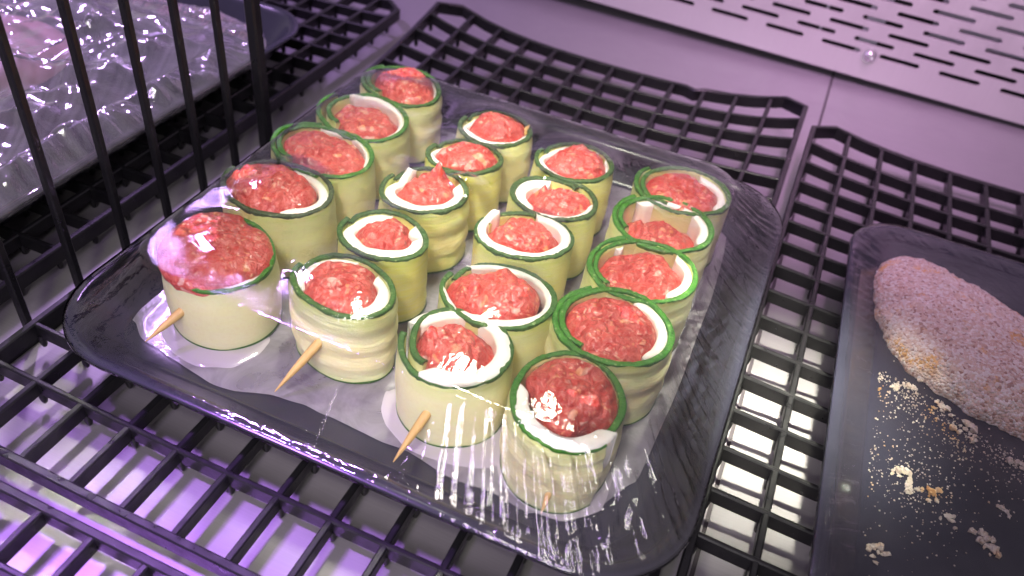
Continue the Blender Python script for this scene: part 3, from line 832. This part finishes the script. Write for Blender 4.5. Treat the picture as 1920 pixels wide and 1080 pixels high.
def folds(Q):
    """creases of a slack film: many short sharp ridges over broad facets"""
    v_ = VN(88); h = .7 * fbm(v_, Q[:, 0] * .5 + .3 * v_(Q[:, 0] * .7, Q[:, 1] * .7), Q[:, 1] * .5, 3, True)
    for cx, cy, a_, ln, wd, am in _cr:
        dx, dy = Q[:, 0] - cx, Q[:, 1] - cy
        u = dx * math.cos(a_) + dy * math.sin(a_); w__ = -dx * math.sin(a_) + dy * math.cos(a_) + .15 * np.sin(u * 1.3)
        h = h + am * .55 * np.maximum(0, 1 - np.abs(w__) / wd * 1.6) * np.exp(-(u / ln) ** 2)
    return h


def wrap(name, label, rim, hull, ztop, zr, mt, seed, dents=None, flute=None, crump=0.0, n=900, shear=0., parent=None, base_fl=.03, nin=34, sag=1.22):
    """film from under the rim, up over it, across a steep skirt to the flat top"""
    (x0, x1, y0, y1, r) = rim; (hx0, hx1, hy0, hy1, hr) = hull
    P0, s = rrect(x0 - .03, x1 + .03, y0 - .03, y1 + .03, r, n)
    H_, _ = rrect(hx0, hx1, hy0, hy1, hr, n)
    Pin, _ = rrect(x0 + .35, x1 - .35, y0 + .35, y1 - .35, max(.4, r - .3), n)
    # align parameters by angle of nearest: use index map through relative arc (both start at the front middle)
    vn1 = VN(seed); vn2 = VN(seed + 1); L = s[-1] + s[1]
    c = np.array([(hx0 + hx1) / 2, (hy0 + hy1) / 2])
    fl = base_fl * np.ones(n) if flute is None else flute(P0)
    lf = np.clip(fl / .055, .02, 1.3)
    ang = s / L * 2 * math.pi
    per = lambda k, o: vn1(np.cos(ang) * k + 20, np.sin(ang) * k + o)
    rip = np.sign(np.sin(s * 24 + 6 * per(6, 1))) * np.abs(np.sin(s * 24 + 6 * per(6, 1))) ** .7 * (.55 + .45 * per(14, 3)) + .7 * np.sin(s * 9.5 + 6 * per(4, 7)) + .5 * per(30, 11)
    N_ = P0 - H_; N_ /= np.linalg.norm(N_, axis=1)[:, None]
    V = []; UV = []
    low = [(0.35, zr - .34), (.10, zr - .22), (-.01, zr - .06), (.00, zr + .015), (.10, zr + .035)]
    for ins, z in low:
        Q = P0 - N_ * ins; zz = z + .01 * rip * (z < zr) + (.05 * per(12, 5) if z < zr - .3 else 0)
        V += np.c_[Q, zz + 0 * s].tolist(); UV += np.c_[s, 0 * s, .55 * lf].tolist()
    ns = 26
    for k in range(1, ns + 1):
        q = k / ns; lin = q
        Q = (P0 - N_ * .12) * (1 - lin) + H_ * lin
        z = zr + .03 + (ztop - zr - .03) * lin ** sag
        amp = fl * np.sin(math.pi * min(1, q * 1.02)) ** .7
        z = z + amp * rip * .55 + amp * 1.4 * fbm(vn2, Q[:, 0] * 2.2, Q[:, 1] * 2.2, 3, True); Q = Q + N_ * (amp * rip)[:, None] * .5
        if crump: z = z + crump * np.sin(math.pi * q) * folds(Q)
        V += np.c_[Q, z].tolist(); UV += np.c_[s, 0 * s + q * 1.5, (1 - .75 * q ** 3) * lf].tolist()
    for k in range(1, nin + 1):
        q = k / nin; Q = H_ * (1 - q) + c * q; fade = max(0, 1 - q * 5)
        z = ztop + .02 * fbm(vn2, Q[:, 0] * .9, Q[:, 1] * .9, 3) + .01 * fl * rip * fade
        if dents is not None: z = z + dents(Q[:, 0], Q[:, 1]) * min(1, q * 6)
        if crump: z = z + crump * folds(Q) * min(1, q * 5)
        V += np.c_[Q, z].tolist(); UV += np.c_[s * (1 - q), 0 * s + 1.5 + q * 6, 0 * s + (.25 * fade if not crump else .75)].tolist()
    V = np.array(V); V[:, 0] += shear * (V[:, 1] - 5)
    o = mesh(name, V, grid_faces(len(V) // n, n, wrap_m=True), mt, uv=UV)
    return tag(o, label, 'cling film')


def dents_main(x, y):
    z = np.zeros_like(x) - .035
    for R in ROLLS:
        cx, cy, a, b, th = R['e']; dz = max(0.03, R['dome'] + R['lvl'] + .02 + R.get('hh', 0))
        d2 = ((x - cx) ** 2 + (y - cy) ** 2) / (.95 ** 2)
        z = np.maximum(z, (dz + .035) * np.exp(-d2 ** 1.5) - .035)
    for (px, py, h_) in ((5.9, 5.95, .30), (7.3, 7.2, .16)):
        z = np.maximum(z, h_ * np.exp(-((x - px) ** 2 + (y - py) ** 2) / .10))
    return z


def flute_main(P):
    x, y = P[:, 0], P[:, 1]
    f_ = .003 + .095 * np.exp(-(((x - 11.3) / 1.75) ** 2 + ((y + .2) / 2.2) ** 2)) + .05 * np.exp(-(((x - .5) / .5) ** 2 + ((y - 4.6) / 2.2) ** 2)) + .016 * np.exp(-(((x - 12.3) / 1) ** 2 + ((y - 6) / 4.5) ** 2))
    f_ += .03 * np.exp(-(((x - 12.3) / 1.2) ** 2 + ((y - 10.5) / 1.5) ** 2))
    return f_


wrap('cling_film', 'clear cling film stretched over the tray of courgette rolls', (.52, 12.34, -.66, 11.25, 1.75), (1.62, 11.12, .78, 9.75, .95), ZB + H + .075, .86, FILM, 11, dents_main, flute_main)

# ---------------------------------------------------------------- tray with the breaded cutlet
SH = -.028
tag(mesh('cutlet_tray', *tray_mesh(14.05, 26, -3.0, 11.45, 1.35, .17, .86, shear=SH), TRAY, auto=40), 'black tray at the right edge holding one breaded cutlet', 'tray')
cz = .25
ctl = [(14.70, 8.9), (14.62, 9.8), (14.75, 10.6), (15.1, 11.05), (15.65, 11.1), (16.2, 10.85), (17.0, 10.5), (18.2, 9.9), (19.6, 8.6), (20.6, 7.6), (20.5, 6.5), (19.3, 5.9), (18.1, 6.2), (17.2, 6.3), (16.3, 6.55), (15.55, 7.1), (15.0, 7.8)]
P = np.array(ctl); c = np.array([17.2, 7.9]); n, m = 300, 90
cc = np.vstack([P, P[:1]]); t_ = np.linspace(0, len(P), n, endpoint=False)
x = np.interp(t_, range(len(cc)), cc[:, 0]); y = np.interp(t_, range(len(cc)), cc[:, 1])
for _ in range(40): x = (np.roll(x, 1) + 2 * x + np.roll(x, -1)) / 4; y = (np.roll(y, 1) + 2 * y + np.roll(y, -1)) / 4
vn = VN(31); V = []
for k in range(m):
    q = 1 - k / (m - 1)
    X_ = c[0] + (x - c[0]) * q; Y_ = c[1] + (y - c[1]) * q
    hgt = .66 * (1 - q ** 3.2) ** .62
    rough = .030 * fbm(vn, X_ * 7, Y_ * 7, 4) + .022 * vn(X_ * 19, Y_ * 19) * (vn(X_ * 3, Y_ * 3) > -.2) + .09 * fbm(vn, X_ * 1.3, Y_ * 1.3, 2) * (1 - q ** 4)
    ed = (.035 * vn(X_ * 9, Y_ * 9) + .06 * vn(X_ * 2.5, Y_ * 2.5)) * q
    V += np.c_[X_ + ed, Y_ + ed, cz + hgt + rough].tolist()
tag(mesh('breaded_cutlet', V, grid_faces(m, n, wrap_m=True), BREAD), 'pale pink breaded cutlet coated in crumbs on the right hand tray', 'cutlet')


def clump_mesh(seed, size):
    rg = np.random.default_rng(seed); V = []; F = []
    for q in range(rg.integers(9, 16)):
        c_ = rg.normal(0, size * .55, 2); r_ = size * rg.uniform(.15, .42); b0 = len(V); ax = rg.uniform(.6, 1.4)
        for k in range(5):
            la = math.pi * k / 4
            for j in range(7):
                lo = 2 * math.pi * j / 7; rr_ = r_ * rg.uniform(.55, 1.4)
                V.append((c_[0] + rr_ * math.sin(la) * math.cos(lo) * ax, c_[1] + rr_ * math.sin(la) * math.sin(lo), max(0, r_ * .5 + rr_ * .6 * math.cos(la))))
        F += grid_faces(5, 7, wrap_m=True, base=b0)
    return V, F


cl = [((15.85, 7.0), .16, 'pale crumb clump touching the cutlet, nearest its rounded left end'), ((16.75, 5.95), .22, 'orange tinted crumb clump just below the middle of the cutlet'), ((17.7, 5.6), .20, 'browned crumb clump below the cutlet at the right picture edge'),
      ((15.55, 4.25), .14, 'upper white crumb clump of the small cluster in mid tray'), ((15.75, 3.98), .19, 'largest white crumb clump of the cluster in mid tray'), ((16.08, 4.02), .16, 'orange crumb clump beside the white cluster in mid tray'),
      ((16.9, 3.35), .22, 'long pale crumb clump near the lower right corner of the picture'), ((16.45, 3.60), .13, 'small crumb clump up and left of the long clump at lower right'), ((15.25, 2.35), .20, 'isolated crumb clump near the lower left of the cutlet tray'),
      ((15.35, 6.45), .11, 'little crumb clump off the cutlet at its lower left side'), ((16.25, 6.30), .15, 'crumb clump tucked under the near edge of the cutlet'), ((17.35, 4.3), .12, 'small round crumb clump alone between the cutlet and the long clump'),
      ((15.62, 6.62), .13, 'crumb clump trailing from the lower left edge of the cutlet')]
for k, ((x_, y_), s_, lb) in enumerate(cl):
    tag(mesh('crumb_clump', *clump_mesh(50 + k, s_), CRUMB, loc=(x_, y_, cz - .01), smooth=False), lb, 'crumb clump', 'breadcrumb clumps on the cutlet tray')
V, F = [], []
rg = np.random.default_rng(9)
for k in range(1500):
    u = rg.random()
    if u < .45:
        t2 = rg.uniform(0, 1); x_ = 15.0 + 2.8 * t2 + rg.normal(0, .25); y_ = 6.9 - 1.3 * t2 - abs(rg.normal(0, .55)); sz = rg.uniform(.005, .026)
    elif u < .75: x_ = rg.normal(15.8, .5); y_ = rg.normal(4.2, .7); sz = rg.uniform(.004, .022)
    else: x_ = rg.uniform(14.9, 20); y_ = rg.uniform(0, 10); sz = rg.uniform(.004, .018)
    if rg.random() < .08: x_ = rg.uniform(14.2, 14.6); y_ = rg.uniform(8.0, 10.3)
    if x_ < 15.0 + .0 * y_: x_ = 15.0 + rg.random() * .1
    b0 = len(V); an = rg.uniform(0, 6.28)
    for j in range(4): V.append((x_ + sz * math.cos(an + j * 1.57) * rg.uniform(.7, 1.3), y_ + sz * math.sin(an + j * 1.57) * rg.uniform(.7, 1.3), cz - .004))
    V.append((x_, y_, cz + sz * 1.1)); F += [(b0 + j, b0 + (j + 1) % 4, b0 + 4) for j in range(4)]
o = mesh('loose_breadcrumbs', V, F, CRUMB, smooth=False); o['kind'] = 'stuff'; o['label'] = 'fine loose breadcrumbs scattered over the right hand tray'


def dents_r(x, y):
    return .22 * np.exp(-(((x - 17) / 2.4) ** 2 + ((y - 8) / 1.8) ** 2))


def flute_r(P):
    x, y = P[:, 0], P[:, 1]
    return .012 + .05 * np.exp(-(((x - 14) / 1.0) ** 2 + ((y - 1.5) / 2.2) ** 2))


wrap('cling_film', 'clear cling film stretched over the cutlet tray', (14.05, 26, -3.0, 11.45, 1.35), (14.75, 25.3, -2.2, 10.75, .9), .90, .86, FILM3, 21, dents_r, flute_r, shear=SH, n=700)

# ---------------------------------------------------------------- wrapped pack behind the divider
tag(mesh('meat_tray', *tray_mesh(-12, -2.15, -4, 12.9, 1.6, .12, .95), TRAY, auto=40), 'black tray in crumpled film behind the upright divider', 'tray')
wrap('cling_film', 'heavily crumpled shiny film round the pack behind the divider', (-12, -2.15, -4, 11.4, 1.8), (-11.2, -3.0, -3.2, 10.3, 1.2), 1.28, .95, FILM2, 41, None, lambda P: .05 + 0 * P[:, 0], crump=.42, n=900, nin=70)
vn = VN(61); V = []; n, m = 120, 40
for k in range(m):
    q = 1 - k / (m - 1); t_ = np.linspace(0, 2 * math.pi, n, endpoint=False)
    rr = (1 + .12 * np.sin(2 * t_ + 1) + .08 * np.sin(3 * t_)) * q
    X_ = -10.0 + 2.9 * rr * np.cos(t_); Y_ = 5.6 + 4.0 * rr * np.sin(t_)
    V += np.c_[X_, Y_, .2 + .85 * (1 - q ** 3) ** .6 + .05 * fbm(vn, X_, Y_, 3)].tolist()
t = NT('pale raw meat'); p = t.pos(); n_ = t.noise(p, .8, 4)
PINK = t.done(t.princ(t.mix(n_, (.66, .36, .34), (.74, .50, .46)), .35, normal=t.bump(n_, .3, .05), Subsurface_Weight=.2, Subsurface_Radius=(.004, .002, .001), Subsurface_Scale=1.0))
tag(mesh('raw_meat', V, grid_faces(m, n, wrap_m=True), PINK), 'pale pink raw meat inside the crumpled pack at the top left', 'meat')
